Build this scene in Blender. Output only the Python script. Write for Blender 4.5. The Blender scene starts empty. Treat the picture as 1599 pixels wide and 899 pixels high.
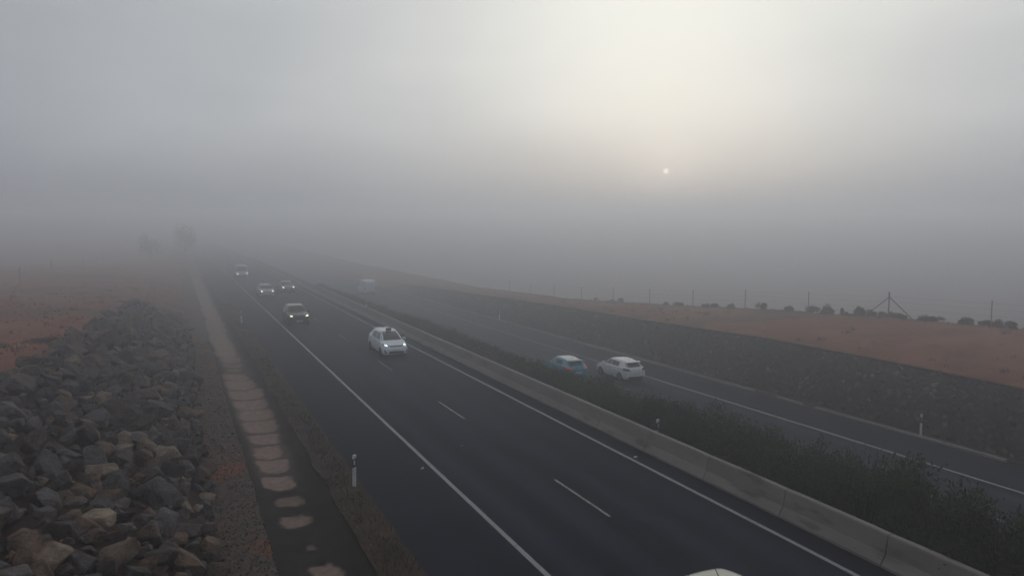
import bpy, bmesh, math, random
import numpy as np
from mathutils import Vector, Matrix, noise
from mathutils.bvhtree import BVHTree

random.seed(7)
R = math.radians
scene = bpy.context.scene
col = scene.collection

# ------------------------------------------------------------------ camera
CAM_H = 8.785
PITCH, YAW = 5.157, 24.0            # looking down, and to the right of the road (+Y)
cd = bpy.data.cameras.new('camera')
cam = bpy.data.objects.new('camera', cd)
col.objects.link(cam)
cd.sensor_width = 36.0
cd.lens = 1180 / 1599 * 36
cd.clip_end = 6000
cam.location = (0, 0, CAM_H)
cam.rotation_euler = (R(90 - PITCH), 0, R(-YAW))
scene.camera = cam

# ------------------------------------------------------------------ sky, sun, exposure
SUN_BEARING, SUN_ELEV = 35.4, 3.55    # degrees right of +Y, above the horizon


def direction(bearing, elev):
    b, e = R(bearing), R(elev)
    return Vector((math.sin(b) * math.cos(e), math.cos(b) * math.cos(e), math.sin(e)))


world = bpy.data.worlds.new('World')
scene.world = world
world.use_nodes = True
nt = world.node_tree
nt.nodes.clear()
N = nt.nodes.new
L = nt.links.new


def vmath(op, a, b=None):
    n = N('ShaderNodeVectorMath'); n.operation = op
    for i, v in enumerate((a, b)):
        if v is None: continue
        if isinstance(v, (tuple, list, Vector)): n.inputs[i].default_value = tuple(v)
        else: L(v, n.inputs[i])
    return n


def smath(op, a, b=None, clamp=False):
    n = N('ShaderNodeMath'); n.operation = op; n.use_clamp = clamp
    for i, v in enumerate((a, b)):
        if v is None: continue
        if isinstance(v, (int, float)): n.inputs[i].default_value = v
        else: L(v, n.inputs[i])
    return n.outputs[0]


tc = N('ShaderNodeTexCoord')
dirn = vmath('NORMALIZE', tc.outputs['Generated']).outputs[0]
sep = N('ShaderNodeSeparateXYZ'); L(dirn, sep.inputs[0])
# stratus: soft wisps that shift the gradient
mp = N('ShaderNodeMapping'); mp.inputs['Scale'].default_value = (1.6, 1.6, 4.2); L(dirn, mp.inputs[0])
nz = N('ShaderNodeTexNoise'); nz.inputs['Scale'].default_value = 1.7
nz.inputs['Detail'].default_value = 3.0; nz.inputs['Roughness'].default_value = 0.45; L(mp.outputs[0], nz.inputs[0])
wis = smath('SUBTRACT', nz.outputs[0], 0.5)
zz = smath('ADD', sep.outputs[2], smath('MULTIPLY', wis, 0.02))
ramp = N('ShaderNodeValToRGB'); L(zz, ramp.inputs[0])
els = ramp.color_ramp.elements
SKY = [(0.0, (.178, .194, .235)), (0.05, (.242, .260, .302)), (0.12, (.312, .334, .376)),
       (0.27, (.350, .372, .408)), (0.55, (.355, .366, .382)), (1.0, (.35, .355, .36))]
els[0].position, els[0].color = SKY[0][0], (*SKY[0][1], 1)
els[1].position, els[1].color = SKY[-1][0], (*SKY[-1][1], 1)
for p, c in SKY[1:-1]:
    e = els.new(p); e.color = (*c, 1)
# thin place in the fog above the sun
GLOW = direction(35.0, 15.5)
sdir = direction(SUN_BEARING, SUN_ELEV)
dg = vmath('DOT_PRODUCT', dirn, GLOW).outputs['Value']
dist = smath('SUBTRACT', 1.0, dg)
dist = smath('MULTIPLY', dist, smath('ADD', 1.0, smath('MULTIPLY', wis, 1.9)))
glow = smath('POWER', 2.718, smath('MULTIPLY', dist, -34.0))
glow2 = smath('POWER', 2.718, smath('MULTIPLY', dist, -5.7))
glow = smath('MULTIPLY', glow, 0.27); glow2 = smath('MULTIPLY', glow2, 0.32)
warm = N('ShaderNodeMixRGB'); warm.blend_type = 'ADD'; warm.inputs[0].default_value = 1.0
gcol1 = vmath('SCALE', (1.0, .97, .74)); L(glow, gcol1.inputs['Scale'])
gcol2 = vmath('SCALE', (1.0, .995, .88)); L(glow2, gcol2.inputs['Scale'])
gcol = vmath('ADD', gcol1.outputs[0], gcol2.outputs[0])
# glow fades into the thick fog near the horizon
hz = N('ShaderNodeMapRange'); hz.interpolation_type = 'SMOOTHSTEP'; L(zz, hz.inputs[0])
hz.inputs[1].default_value = -0.14; hz.inputs[2].default_value = 0.16
gc2 = vmath('SCALE', gcol.outputs[0]); L(hz.outputs[0], gc2.inputs['Scale'])
L(ramp.outputs[0], warm.inputs[1]); L(gc2.outputs[0], warm.inputs[2])
# the disc of the sun showing faintly through
ds = vmath('DOT_PRODUCT', dirn, sdir).outputs['Value']
disc = N('ShaderNodeMapRange'); disc.interpolation_type = 'SMOOTHSTEP'; L(ds, disc.inputs[0])
disc.inputs[1].default_value = math.cos(R(.25)); disc.inputs[2].default_value = math.cos(R(.08))
disc.inputs[4].default_value = 0.40
halo = smath('MULTIPLY', smath('POWER', 2.718, smath('MULTIPLY', smath('SUBTRACT', 1.0, ds), -900.0)), 0.07)
dsum = smath('ADD', disc.outputs[0], halo)
dcol = vmath('SCALE', (1.0, .98, .85)); L(dsum, dcol.inputs['Scale'])
add2 = N('ShaderNodeMixRGB'); add2.blend_type = 'ADD'; add2.inputs[0].default_value = 1.0
L(warm.outputs[0], add2.inputs[1]); L(dcol.outputs[0], add2.inputs[2])
sky = N('ShaderNodeTexSky'); sky.sky_type = 'NISHITA'; sky.sun_disc = False
sky.sun_elevation = R(SUN_ELEV); sky.sun_rotation = R(SUN_BEARING)
sky.dust_density = 4.0
bg_clear = N('ShaderNodeBackground'); bg_clear.inputs[1].default_value = 0.05; L(sky.outputs[0], bg_clear.inputs[0])
bg_fog = N('ShaderNodeBackground'); bg_fog.inputs[1].default_value = 1.0; L(add2.outputs[0], bg_fog.inputs[0])
mixw = N('ShaderNodeMixShader'); mixw.inputs[0].default_value = 0.93
L(bg_clear.outputs[0], mixw.inputs[1]); L(bg_fog.outputs[0], mixw.inputs[2])
wout = N('ShaderNodeOutputWorld'); L(mixw.outputs[0], wout.inputs[0])

sl = bpy.data.lights.new('sun', 'SUN')
sl.energy = 0.5; sl.angle = R(120); sl.color = (1.0, .93, .80)
sun = bpy.data.objects.new('sun', sl); col.objects.link(sun)
sun.rotation_euler = (-sdir).to_track_quat('-Z', 'Y').to_euler()
sun.location = (60, 90, 60)

vs = scene.view_settings
vs.view_transform = 'Standard'; vs.look = 'None'; vs.gamma = 1.0; vs.exposure = 0.0
vs.use_curve_mapping = False
scene.render.engine = 'CYCLES'
scene.cycles.use_denoising = True
scene.cycles.volume_bounces = 2
scene.cycles.max_bounces = 4
scene.cycles.diffuse_bounces = 2
scene.cycles.glossy_bounces = 2
scene.cycles.transmission_bounces = 2
scene.cycles.adaptive_threshold = 0.02


# ------------------------------------------------------------------ materials
def material(name):
    m = bpy.data.materials.new(name); m.use_nodes = True
    t = m.node_tree
    return m, t, t.nodes['Principled BSDF']


def plain(name, c, rough=.6, metal=0, spec=None, emit=None, estr=0, coat=0):
    m, t, b = material(name)
    b.inputs['Base Color'].default_value = (*c, 1)
    b.inputs['Roughness'].default_value = rough
    b.inputs['Metallic'].default_value = metal
    if spec is not None: b.inputs['Specular IOR Level'].default_value = spec
    if coat: b.inputs['Coat Weight'].default_value = coat
    if emit:
        b.inputs['Emission Color'].default_value = (*emit, 1)
        b.inputs['Emission Strength'].default_value = estr
    return m


def noisy(name, stops, scale=1.0, detail=6, rough=.9, bump=.3, bscale=None, stretch=(1, 1, 1), spec=.1,
          second=None, bdist=.05):
    """colour from world-space noise through a ramp, plus bump; second = (colour, scale, lo, hi) a blotch layer"""
    m, t, b = material(name)
    tn = t.nodes; tl = t.links
    g = tn.new('ShaderNodeNewGeometry')
    mpn = tn.new('ShaderNodeMapping'); mpn.inputs['Scale'].default_value = stretch
    tl.new(g.outputs['Position'], mpn.inputs[0])
    n = tn.new('ShaderNodeTexNoise'); n.inputs['Scale'].default_value = scale; n.inputs['Detail'].default_value = detail
    n.inputs['Roughness'].default_value = .62
    tl.new(mpn.outputs[0], n.inputs[0])
    r = tn.new('ShaderNodeValToRGB'); tl.new(n.outputs[0], r.inputs[0])
    e = r.color_ramp.elements
    e[0].position, e[0].color = stops[0][0], (*stops[0][1], 1)
    e[1].position, e[1].color = stops[-1][0], (*stops[-1][1], 1)
    for p, c in stops[1:-1]:
        x = e.new(p); x.color = (*c, 1)
    out = r.outputs[0]
    if second:
        c2, s2, lo, hi = second
        n2 = tn.new('ShaderNodeTexNoise'); n2.inputs['Scale'].default_value = s2; n2.inputs['Detail'].default_value = 4
        tl.new(mpn.outputs[0], n2.inputs[0])
        mr = tn.new('ShaderNodeMapRange'); mr.interpolation_type = 'SMOOTHSTEP'
        mr.inputs[1].default_value = lo; mr.inputs[2].default_value = hi
        tl.new(n2.outputs[0], mr.inputs[0])
        mx = tn.new('ShaderNodeMixRGB'); mx.inputs[2].default_value = (*c2, 1)
        tl.new(mr.outputs[0], mx.inputs[0]); tl.new(out, mx.inputs[1]); out = mx.outputs[0]
    tl.new(out, b.inputs['Base Color'])
    b.inputs['Roughness'].default_value = rough
    b.inputs['Specular IOR Level'].default_value = spec
    if bump:
        n3 = tn.new('ShaderNodeTexNoise'); n3.inputs['Scale'].default_value = bscale or scale * 6
        n3.inputs['Detail'].default_value = 5
        tl.new(g.outputs['Position'], n3.inputs[0])
        bp = tn.new('ShaderNodeBump'); bp.inputs['Strength'].default_value = bump; bp.inputs['Distance'].default_value = bdist
        tl.new(n3.outputs[0], bp.inputs['Height']); tl.new(bp.outputs[0], b.inputs['Normal'])
    return m


def stone_material(name, stops, bscale=9.0, island=1.0):
    """stones: each one its own tone (random per object and per island), veins and relief"""
    m, t, b = material(name)
    tn = t.nodes; tl = t.links
    oi = tn.new('ShaderNodeObjectInfo'); g = tn.new('ShaderNodeNewGeometry')
    ad = tn.new('ShaderNodeMath'); ad.operation = 'ADD'
    tl.new(oi.outputs['Random'], ad.inputs[0]); tl.new(g.outputs['Random Per Island'], ad.inputs[1])
    fr = tn.new('ShaderNodeMath'); fr.operation = 'FRACT'; tl.new(ad.outputs[0], fr.inputs[0])
    r = tn.new('ShaderNodeValToRGB'); tl.new(fr.outputs[0], r.inputs[0])
    r.color_ramp.interpolation = 'CONSTANT' if False else 'LINEAR'
    e = r.color_ramp.elements
    e[0].position, e[0].color = stops[0][0], (*stops[0][1], 1)
    e[1].position, e[1].color = stops[-1][0], (*stops[-1][1], 1)
    for p, c in stops[1:-1]:
        x = e.new(p); x.color = (*c, 1)
    n = tn.new('ShaderNodeTexNoise'); n.inputs['Scale'].default_value = 3.1; n.inputs['Detail'].default_value = 8
    n.inputs['Roughness'].default_value = .74
    tl.new(g.outputs['Position'], n.inputs[0])
    mr = tn.new('ShaderNodeMapRange'); mr.inputs[1].default_value = .32; mr.inputs[2].default_value = .68
    mr.inputs[3].default_value = .38; mr.inputs[4].default_value = 1.75
    tl.new(n.outputs[0], mr.inputs[0])
    sc = tn.new('ShaderNodeVectorMath'); sc.operation = 'SCALE'
    tl.new(r.outputs[0], sc.inputs[0]); tl.new(mr.outputs[0], sc.inputs['Scale'])
    # red soil caught on the stones
    n2 = tn.new('ShaderNodeTexNoise'); n2.inputs['Scale'].default_value = 1.1; n2.inputs['Detail'].default_value = 5
    tl.new(g.outputs['Position'], n2.inputs[0])
    m2 = tn.new('ShaderNodeMapRange'); m2.interpolation_type = 'SMOOTHSTEP'
    m2.inputs[1].default_value = .55; m2.inputs[2].default_value = .72; m2.inputs[4].default_value = .75
    tl.new(n2.outputs[0], m2.inputs[0])
    mx = tn.new('ShaderNodeMixRGB'); mx.inputs[2].default_value = (.075, .040, .029, 1)
    tl.new(m2.outputs[0], mx.inputs[0]); tl.new(sc.outputs[0], mx.inputs[1])
    tl.new(mx.outputs[0], b.inputs['Base Color'])
    b.inputs['Roughness'].default_value = .82
    b.inputs['Specular IOR Level'].default_value = .12
    n3 = tn.new('ShaderNodeTexNoise'); n3.inputs['Scale'].default_value = bscale; n3.inputs['Detail'].default_value = 6
    tl.new(g.outputs['Position'], n3.inputs[0])
    bp = tn.new('ShaderNodeBump'); bp.inputs['Strength'].default_value = 1.0; bp.inputs['Distance'].default_value = .07
    tl.new(n3.outputs[0], bp.inputs['Height']); tl.new(bp.outputs[0], b.inputs['Normal'])
    return m


M = {}
M['earth'] = noisy('red_earth', [(.3, (.108, .044, .027)), (.5, (.190, .075, .043)), (.7, (.25, .115, .072))], .35, 9,
                   bump=.7, bscale=1.6, bdist=.12, second=((.085, .054, .036), .11, .52, .68))
M['earth_dark'] = noisy('median_soil', [(.3, (.0174, .0149, .0118)), (.7, (.0372, .0298, .0217))], 1.2, 6, bump=.5)
M['bank_soil'] = noisy('bank_soil', [(.3, (.0155, .0124, .0112)), (.55, (.0372, .0236, .0186)), (.75, (.0682, .0372, .0267))], 1.1, 7, bump=.6)
M['gravel'] = noisy('gravel', [(.3, (.048, .043, .043)), (.5, (.092, .074, .068)), (.72, (.17, .105, .08))], 3.5, 9, bump=.8, bscale=22,
                    second=((.19, .078, .044), .28, .57, .67))
M['verge'] = noisy('verge_soil', [(.3, (.028, .023, .019)), (.55, (.058, .043, .033)), (.75, (.115, .076, .056))], 1.3, 8, bump=.6, bscale=8)
M['concrete'] = noisy('barrier_concrete', [(.25, (.19, .172, .158)), (.6, (.255, .232, .216)), (.85, (.30, .275, .255))], .9, 8, rough=.85, bump=.15, bscale=30,
                      stretch=(2.2, .5, 2.2), second=((.115, .104, .096), 1.5, .56, .76), bdist=.01)
M['kerb'] = noisy('kerb_concrete', [(.25, (.17, .163, .155)), (.8, (.30, .29, .275))], 1.4, 6, bump=.2)
M['black'] = plain('black_plastic', (.012, .012, .013), .6)
M['tyre'] = plain('tyre_rubber', (.013, .013, .014), .8)
M['rim'] = plain('wheel_rim', (.25, .25, .26), .35, .8)
M['glass'] = plain('car_glass', (.012, .015, .017), .08, spec=.6)
M['headlight'] = plain('headlight_lit', (.9, .9, .9), .2, emit=(1, .97, .9), estr=2.4)
M['headlight_warm'] = plain('headlight_warm', (.9, .9, .9), .2, emit=(1, .83, .58), estr=2.4)
M['headlight_cool'] = plain('headlight_cool', (.8, .9, 1), .2, emit=(.72, .88, 1), estr=1.5)
M['lens'] = plain('lamp_housing', (.22, .23, .25), .15)
M['tail'] = plain('tail_lamp', (.10, .008, .009), .25)
M['tail_lit'] = plain('tail_lamp_lit', (.4, .02, .03), .25, emit=(1, .12, .14), estr=.22)
M['tail_dark'] = plain('tail_lamp_smoked', (.02, .010, .012), .25)
M['plate'] = plain('number_plate', (.62, .62, .60), .5)
M['post_white'] = noisy('post_white', [(.3, (.50, .50, .51)), (.7, (.68, .68, .68))], 4, 4, rough=.5, bump=0)
M['post_black'] = plain('post_black', (.012, .012, .014), .5)
M['reflector'] = plain('reflector', (.62, .63, .66), .25)
M['reflector_amber'] = plain('reflector_amber', (.55, .30, .04), .25)
M['steel'] = plain('galvanised_steel', (.13, .13, .135), .5, .6)
M['bark'] = noisy('bark', [(.3, (.035, .028, .022)), (.7, (.08, .062, .05))], 6, 5, bump=.5)


def leaf_material(name, dark, light):
    m, t, b = material(name)
    tn = t.nodes; tl = t.links
    g = tn.new('ShaderNodeNewGeometry'); oi = tn.new('ShaderNodeObjectInfo')
    ad = tn.new('ShaderNodeMath'); ad.operation = 'MULTIPLY_ADD'; ad.inputs[1].default_value = .75
    tl.new(g.outputs['Random Per Island'], ad.inputs[0])
    ml = tn.new('ShaderNodeMath'); ml.operation = 'MULTIPLY'; ml.inputs[1].default_value = .25
    tl.new(oi.outputs['Random'], ml.inputs[0]); tl.new(ml.outputs[0], ad.inputs[2])
    mx = tn.new('ShaderNodeMixRGB'); mx.inputs[1].default_value = (*dark, 1); mx.inputs[2].default_value = (*light, 1)
    tl.new(ad.outputs[0], mx.inputs[0]); tl.new(mx.outputs[0], b.inputs['Base Color'])
    b.inputs['Roughness'].default_value = .6; b.inputs['Specular IOR Level'].default_value = .3
    return m


M['leaf'] = leaf_material('shrub_leaf', (.014, .022, .010), (.080, .098, .040))
M['leaf_crest'] = leaf_material('crest_leaf', (.0099, .0118, .0093), (.0279, .0298, .0211))
M['leaf_tree'] = leaf_material('tree_leaf', (.0136, .0136, .0124), (.0279, .0279, .0223))
M['grass'] = leaf_material('dry_grass', (.0217, .0205, .0112), (.1054, .0713, .0434))
M['grass_green'] = leaf_material('green_grass', (.0186, .0211, .0112), (.0434, .0434, .0236))
ROCKS = [(0, (.021, .020, .020)), (.16, (.055, .050, .050)), (.34, (.105, .101, .105)), (.46, (.058, .047, .042)),
         (.58, (.135, .092, .070)), (.70, (.070, .069, .075)), (.82, (.125, .088, .067)), (.95, (.165, .130, .105)), (1, (.25, .20, .16))]
M['stone'] = stone_material('stone', ROCKS)
M['wallstone'] = stone_material('wall_stone', [(0, (.016, .018, .022)), (.3, (.034, .036, .042)), (.55, (.058, .058, .062)), (.72, (.036, .036, .036)),
                                               (.88, (.072, .068, .056)), (.96, (.11, .105, .092)), (1, (.20, .19, .16))], 12)
M['pebble'] = stone_material('pebble', [(0, (.045, .043, .046)), (.5, (.11, .105, .105)), (.8, (.15, .108, .085)), (1, (.26, .21, .175))], 40)

# asphalt: lanes worn lighter where the wheels run, seams, stains
def asphalt(name, x_lines, base):
    m, t, b = material(name)
    tn = t.nodes; tl = t.links
    g = tn.new('ShaderNodeNewGeometry')
    n = tn.new('ShaderNodeTexNoise'); n.inputs['Scale'].default_value = 55; n.inputs['Detail'].default_value = 3
    tl.new(g.outputs['Position'], n.inputs[0])
    mpn = tn.new('ShaderNodeMapping'); mpn.inputs['Scale'].default_value = (.8, .035, 1)
    tl.new(g.outputs['Position'], mpn.inputs[0])
    n2 = tn.new('ShaderNodeTexNoise'); n2.inputs['Scale'].default_value = 1.0; n2.inputs['Detail'].default_value = 5
    tl.new(mpn.outputs[0], n2.inputs[0])
    n4 = tn.new('ShaderNodeTexNoise'); n4.inputs['Scale'].default_value = .25; n4.inputs['Detail'].default_value = 4
    tl.new(g.outputs['Position'], n4.inputs[0])
    sp = tn.new('ShaderNodeSeparateXYZ'); tl.new(g.outputs['Position'], sp.inputs[0])
    acc = None
    for x in x_lines:                                      # worn wheel tracks
        s = tn.new('ShaderNodeMath'); s.operation = 'SUBTRACT'; s.inputs[1].default_value = x
        tl.new(sp.outputs[0], s.inputs[0])
        a = tn.new('ShaderNodeMath'); a.operation = 'ABSOLUTE'; tl.new(s.outputs[0], a.inputs[0])
        r_ = tn.new('ShaderNodeMapRange'); r_.interpolation_type = 'SMOOTHSTEP'
        r_.inputs[1].default_value = .65; r_.inputs[2].default_value = .1
        tl.new(a.outputs[0], r_.inputs[0])
        if acc is None: acc = r_.outputs[0]
        else:
            ad = tn.new('ShaderNodeMath'); ad.operation = 'ADD'
            tl.new(acc, ad.inputs[0]); tl.new(r_.outputs[0], ad.inputs[1]); acc = ad.outputs[0]
    def mulr(src, lo, hi, a=.3, z=.7):
        k = tn.new('ShaderNodeMapRange'); k.inputs[1].default_value = a; k.inputs[2].default_value = z
        k.inputs[3].default_value = lo; k.inputs[4].default_value = hi
        tl.new(src, k.inputs[0]); return k.outputs[0]
    f = mulr(n.outputs[0], .72, 1.28)
    for src, lo, hi, a, z in ((n2.outputs[0], .74, 1.3, .3, .7), (n4.outputs[0], .85, 1.15, .3, .7), (acc, .86, 1.36, 0, 1)):
        k = tn.new('ShaderNodeMath'); k.operation = 'MULTIPLY'
        tl.new(f, k.inputs[0]); tl.new(mulr(src, lo, hi, a, z), k.inputs[1]); f = k.outputs[0]
    sc = tn.new('ShaderNodeVectorMath'); sc.operation = 'SCALE'; sc.inputs[0].default_value = base
    tl.new(f, sc.inputs['Scale']); tl.new(sc.outputs[0], b.inputs['Base Color'])
    b.inputs['Roughness'].default_value = .85; b.inputs['Specular IOR Level'].default_value = .1
    bp = tn.new('ShaderNodeBump'); bp.inputs['Strength'].default_value = .35; bp.inputs['Distance'].default_value = .006
    tl.new(n.outputs[0], bp.inputs['Height']); tl.new(bp.outputs[0], b.inputs['Normal'])
    return m


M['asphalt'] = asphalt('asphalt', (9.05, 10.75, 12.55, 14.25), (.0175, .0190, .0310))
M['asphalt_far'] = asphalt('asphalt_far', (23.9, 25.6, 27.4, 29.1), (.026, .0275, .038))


def paint_material(name, c, thresh):
    """road paint worn through to the asphalt in specks"""
    m, t, b = material(name)
    tn = t.nodes; tl = t.links
    g = tn.new('ShaderNodeNewGeometry')
    n = tn.new('ShaderNodeTexNoise'); n.inputs['Scale'].default_value = 9; n.inputs['Detail'].default_value = 8
    n.inputs['Roughness'].default_value = .7
    tl.new(g.outputs['Position'], n.inputs[0])
    mr = tn.new('ShaderNodeMapRange'); mr.inputs[1].default_value = thresh; mr.inputs[2].default_value = thresh + .12
    tl.new(n.outputs[0], mr.inputs[0])
    mx = tn.new('ShaderNodeMixRGB'); mx.inputs[1].default_value = (.04, .04, .046, 1); mx.inputs[2].default_value = (*c, 1)
    tl.new(mr.outputs[0], mx.inputs[0]); tl.new(mx.outputs[0], b.inputs['Base Color'])
    b.inputs['Roughness'].default_value = .65
    return m


M['paint'] = paint_material('road_paint', (.25, .25, .265), .33)
M['paint_worn'] = paint_material('road_paint_worn', (.22, .22, .235), .40)


# ------------------------------------------------------------------ mesh helpers
def add_obj(name, me, mat=None, parent=None, smooth=False):
    o = bpy.data.objects.new(name, me); col.objects.link(o)
    if mat is not None and not me.materials: me.materials.append(mat)
    if parent is not None: o.parent = parent
    if smooth: me.polygons.foreach_set('use_smooth', [True] * len(me.polygons))
    return o


def mesh(name, v, f):
    me = bpy.data.meshes.new(name); me.from_pydata([tuple(p) for p in v], [], [tuple(x) for x in f]); me.update(); return me


def tag(o, label, cat, group=None):
    o['label'] = label; o['category'] = cat
    if group: o['group'] = group
    return o


def structure(o):
    o['kind'] = 'structure'; return o


def empty(name, loc=(0, 0, 0), rz=0):
    o = bpy.data.objects.new(name, None); col.objects.link(o)
    o.empty_display_size = .3
    o.location = loc; o.rotation_euler = (0, 0, rz); return o


class MB:
    def __init__(s): s.v = []; s.f = []
    def add(s, v, f):
        k = len(s.v); s.v += [tuple(p) for p in v]; s.f += [tuple(i + k for i in q) for q in f]; return s
    def box(s, c, d, rot=None):
        x, y, z = d[0] / 2, d[1] / 2, d[2] / 2
        v = [Vector(p) for p in ((-x, -y, -z), (x, -y, -z), (x, y, -z), (-x, y, -z), (-x, -y, z), (x, -y, z), (x, y, z), (-x, y, z))]
        if rot is not None: v = [rot @ p for p in v]
        return s.add([p + Vector(c) for p in v], [(0, 3, 2, 1), (4, 5, 6, 7), (0, 1, 5, 4), (1, 2, 6, 5), (2, 3, 7, 6), (3, 0, 4, 7)])
    def tube(s, a, b, ra, rb, n=8):
        a, b = Vector(a), Vector(b); d = (b - a).normalized()
        u = d.orthogonal().normalized(); w = d.cross(u)
        v = []
        for p, r in ((a, ra), (b, rb)):
            for k in range(n):
                t = 2 * math.pi * k / n; v.append(p + u * (r * math.cos(t)) + w * (r * math.sin(t)))
        f = [(k, (k + 1) % n, n + (k + 1) % n, n + k) for k in range(n)] + [tuple(range(n - 1, -1, -1)), tuple(range(n, 2 * n))]
        return s.add(v, f)
    def build(s, name, mat, parent=None, smooth=False):
        return add_obj(name, mesh(name, s.v, s.f), mat, parent, smooth)


# ------------------------------------------------------------------ terrain heights
def interp(x, pts):
    if x <= pts[0][0]: return pts[0][1]
    for (a, fa), (b, fb) in zip(pts, pts[1:]):
        if x <= b: return fa + (fb - fa) * (x - a) / (b - a)
    return pts[-1][1]


def sstep(a, b, x):
    t = min(1, max(0, (x - a) / (b - a))); return t * t * (3 - 2 * t)


def zl(Y): return -.0055 * min(max(0, Y - 15), 400)                       # near carriageway
def zr(Y): return -1.65 - .0125 * min(max(Y, -40), 200)                    # far carriageway, lower
BANK_X = [(-60, -7), (0, -6.2), (29, -5.5), (45, -4.65), (55, -4.15), (68, -3.3), (76, -3.2), (100, -3.5), (200, -3.5)]
BANK_Z = [(-60, 4.3), (0, 3.9), (29, 3.42), (45, 2.95), (55, 2.7), (68, 2.2), (78, 1.5), (100, 1.0), (150, .2), (250, -1)]
WALL_Z = [(-60, .9), (0, .75), (22, .62), (30, .66), (40, .58), (55, .02), (71, -.42), (83, -.88), (110, -1.9), (150, -3.2), (200, -3.9)]
CREST_Z = [(-60, 3.6), (0, 2.5), (31, 1.62), (41, 1.24), (49, .70), (57, .22), (65, -.42), (73, -1.0), (94, -2.4), (130, -3.6), (220, -4.5)]
BASE_L, WALL_B, WALL_T, CREST_X = .75, 34.0, 37.0, 50.0


def nse(x, y, s, o=0): return noise.noise(Vector((x * s, y * s, o)))


GULLY = []


def gz(X, Y):
    if X < BASE_L:
        xt, zt = interp(Y, BANK_X), interp(Y, BANK_Z)
        if X > xt:
            u = (BASE_L - X) / (BASE_L - xt)
            if Y > 74: u = u * u * (3 - 2 * u) if u < 1 else u
            return zl(Y) + u * zt
        d = xt - X
        rise = 1.5 * (1 - math.exp(-d / 14)) * sstep(20, 70, Y) * (1 - sstep(110, 220, Y))
        bump = .13 * nse(X, Y, .55) + .20 * nse(X, Y, .23, 6) + .30 * nse(X, Y, .09, 3) * min(1, d / 4)
        return zl(Y) + zt + rise - .004 * d + bump * min(1, d / 1.0) + (-.25) * sstep(0, 1.2, d) * 0
    if X <= 5.3:
        k = sstep(1.7, 2.4, X) * (1 - sstep(4.1, 4.6, X))
        return zl(Y) - .05 - .4 * k
    if X <= 16.75: return zl(Y) - .10
    if X <= 22.0:
        t = sstep(16.9, 21.9, X)
        return (zl(Y) - .06) * (1 - t) + (zr(Y) - .06) * t
    if X <= 33.3: return zr(Y) - .08
    if X <= WALL_B: return zr(Y) - .02 + .04 * nse(X, Y, .8)
    if X <= WALL_T:
        u = (X - WALL_B) / (WALL_T - WALL_B)
        return zr(Y) * (1 - u) + (zl(Y) * 0 + interp(Y, WALL_Z)) * u - .06
    if X <= CREST_X:
        u = (X - WALL_T) / (CREST_X - WALL_T)
        a, b = interp(Y, WALL_Z), interp(Y, CREST_Z)
        gully = -.75 * max(0, nse(Y * .55 + X * .35, X * .12, 1, 9) - .1) * math.sin(u * math.pi)
        for (x0, y0), (x1, y1), w, dp in GULLY:
            dx, dy = x1 - x0, y1 - y0; t_ = max(0, min(1, ((X - x0) * dx + (Y - y0) * dy) / (dx * dx + dy * dy)))
            q = math.hypot(X - x0 - dx * t_, Y - y0 - dy * t_) / w
            if q < 3: gully -= dp * math.exp(-q * q)
        return a + (b - a) * (u ** .85) + gully + .09 * nse(X, Y, .5) * sstep(0, .1, u)
    d = X - CREST_X
    return interp(Y, CREST_Z) - min(d * .30, 24) * sstep(0, 5, d) + .12 * nse(X, Y, .3)


def look_hit(px, py):
    """where a sight line of the photograph meets the red slope"""
    f_ = direction(YAW, -PITCH); r_ = Vector((math.cos(R(YAW)), -math.sin(R(YAW)), 0)); u_ = r_.cross(f_)
    d_ = f_ + r_ * ((px - 799.5) / 1180) + u_ * ((449.5 - py) / 1180)
    for k in range(200):
        X = 36.5 + k * .08; t_ = X / d_.x
        if CAM_H + d_.z * t_ < gz(X, d_.y * t_): return X, d_.y * t_
    return 50, d_.y * 50 / d_.x


GULLY += [(look_hit(*a), look_hit(*b), w, dp) for a, b, w, dp in (((1316, 547), (1338, 533), .42, .40), ((1350, 559), (1386, 533), .42, .45), ((1400, 526), (1424, 515), .42, .40),
                                                                   ((1500, 575), (1530, 540), .5, .3), ((1180, 520), (1200, 505), .4, .3), ((1450, 548), (1462, 540), .4, .35))]

# ------------------------------------------------------------------ ground
def axis(breaks):
    out = []
    for a, b, st in breaks:
        n = max(1, round((b - a) / st)); out += [a + (b - a) * i / n for i in range(n)]
    out.append(breaks[-1][1]); return out


gx = axis([(-1400, -200, 150), (-200, -60, 14), (-60, -8, 1.3), (-8, .75, .5), (.75, 5.3, .35), (5.3, 16.75, 3), (16.75, 22, .5), (22, 33.3, 3),
           (33.3, 34, .35), (34, 37, .5), (37, 50, .4), (50, 62, 1.2), (62, 160, 12), (160, 1400, 155)])
gy = axis([(-300, -20, 70), (-20, 8, 4), (8, 22, .8), (22, 56, .4), (56, 110, .8), (110, 220, 4), (220, 1500, 128)])
gv = [(x, y, gz(x, y)) for y in gy for x in gx]
nx = len(gx)
gf = [(j * nx + i, j * nx + i + 1, (j + 1) * nx + i + 1, (j + 1) * nx + i) for j in range(len(gy) - 1) for i in range(nx - 1)]
ground = structure(add_obj('ground', mesh('ground', gv, gf), M['earth'], smooth=True))


def strip(name, xs, ys, zf, mat, parent=None, dz=0.0, xwob=None):
    """a sheet: xs across, ys along; xwob(i, y) moves edge i"""
    v = []
    for y in ys:
        for i, x in enumerate(xs):
            xx = x + (xwob(i, y) if xwob else 0)
            v.append((xx, y, zf(xx, y) + dz))
    n = len(xs)
    f = [(j * n + i, j * n + i + 1, (j + 1) * n + i + 1, (j + 1) * n + i) for j in range(len(ys) - 1) for i in range(n - 1)]
    return add_obj(name, mesh(name, v, f), mat, parent, smooth=True)


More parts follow.
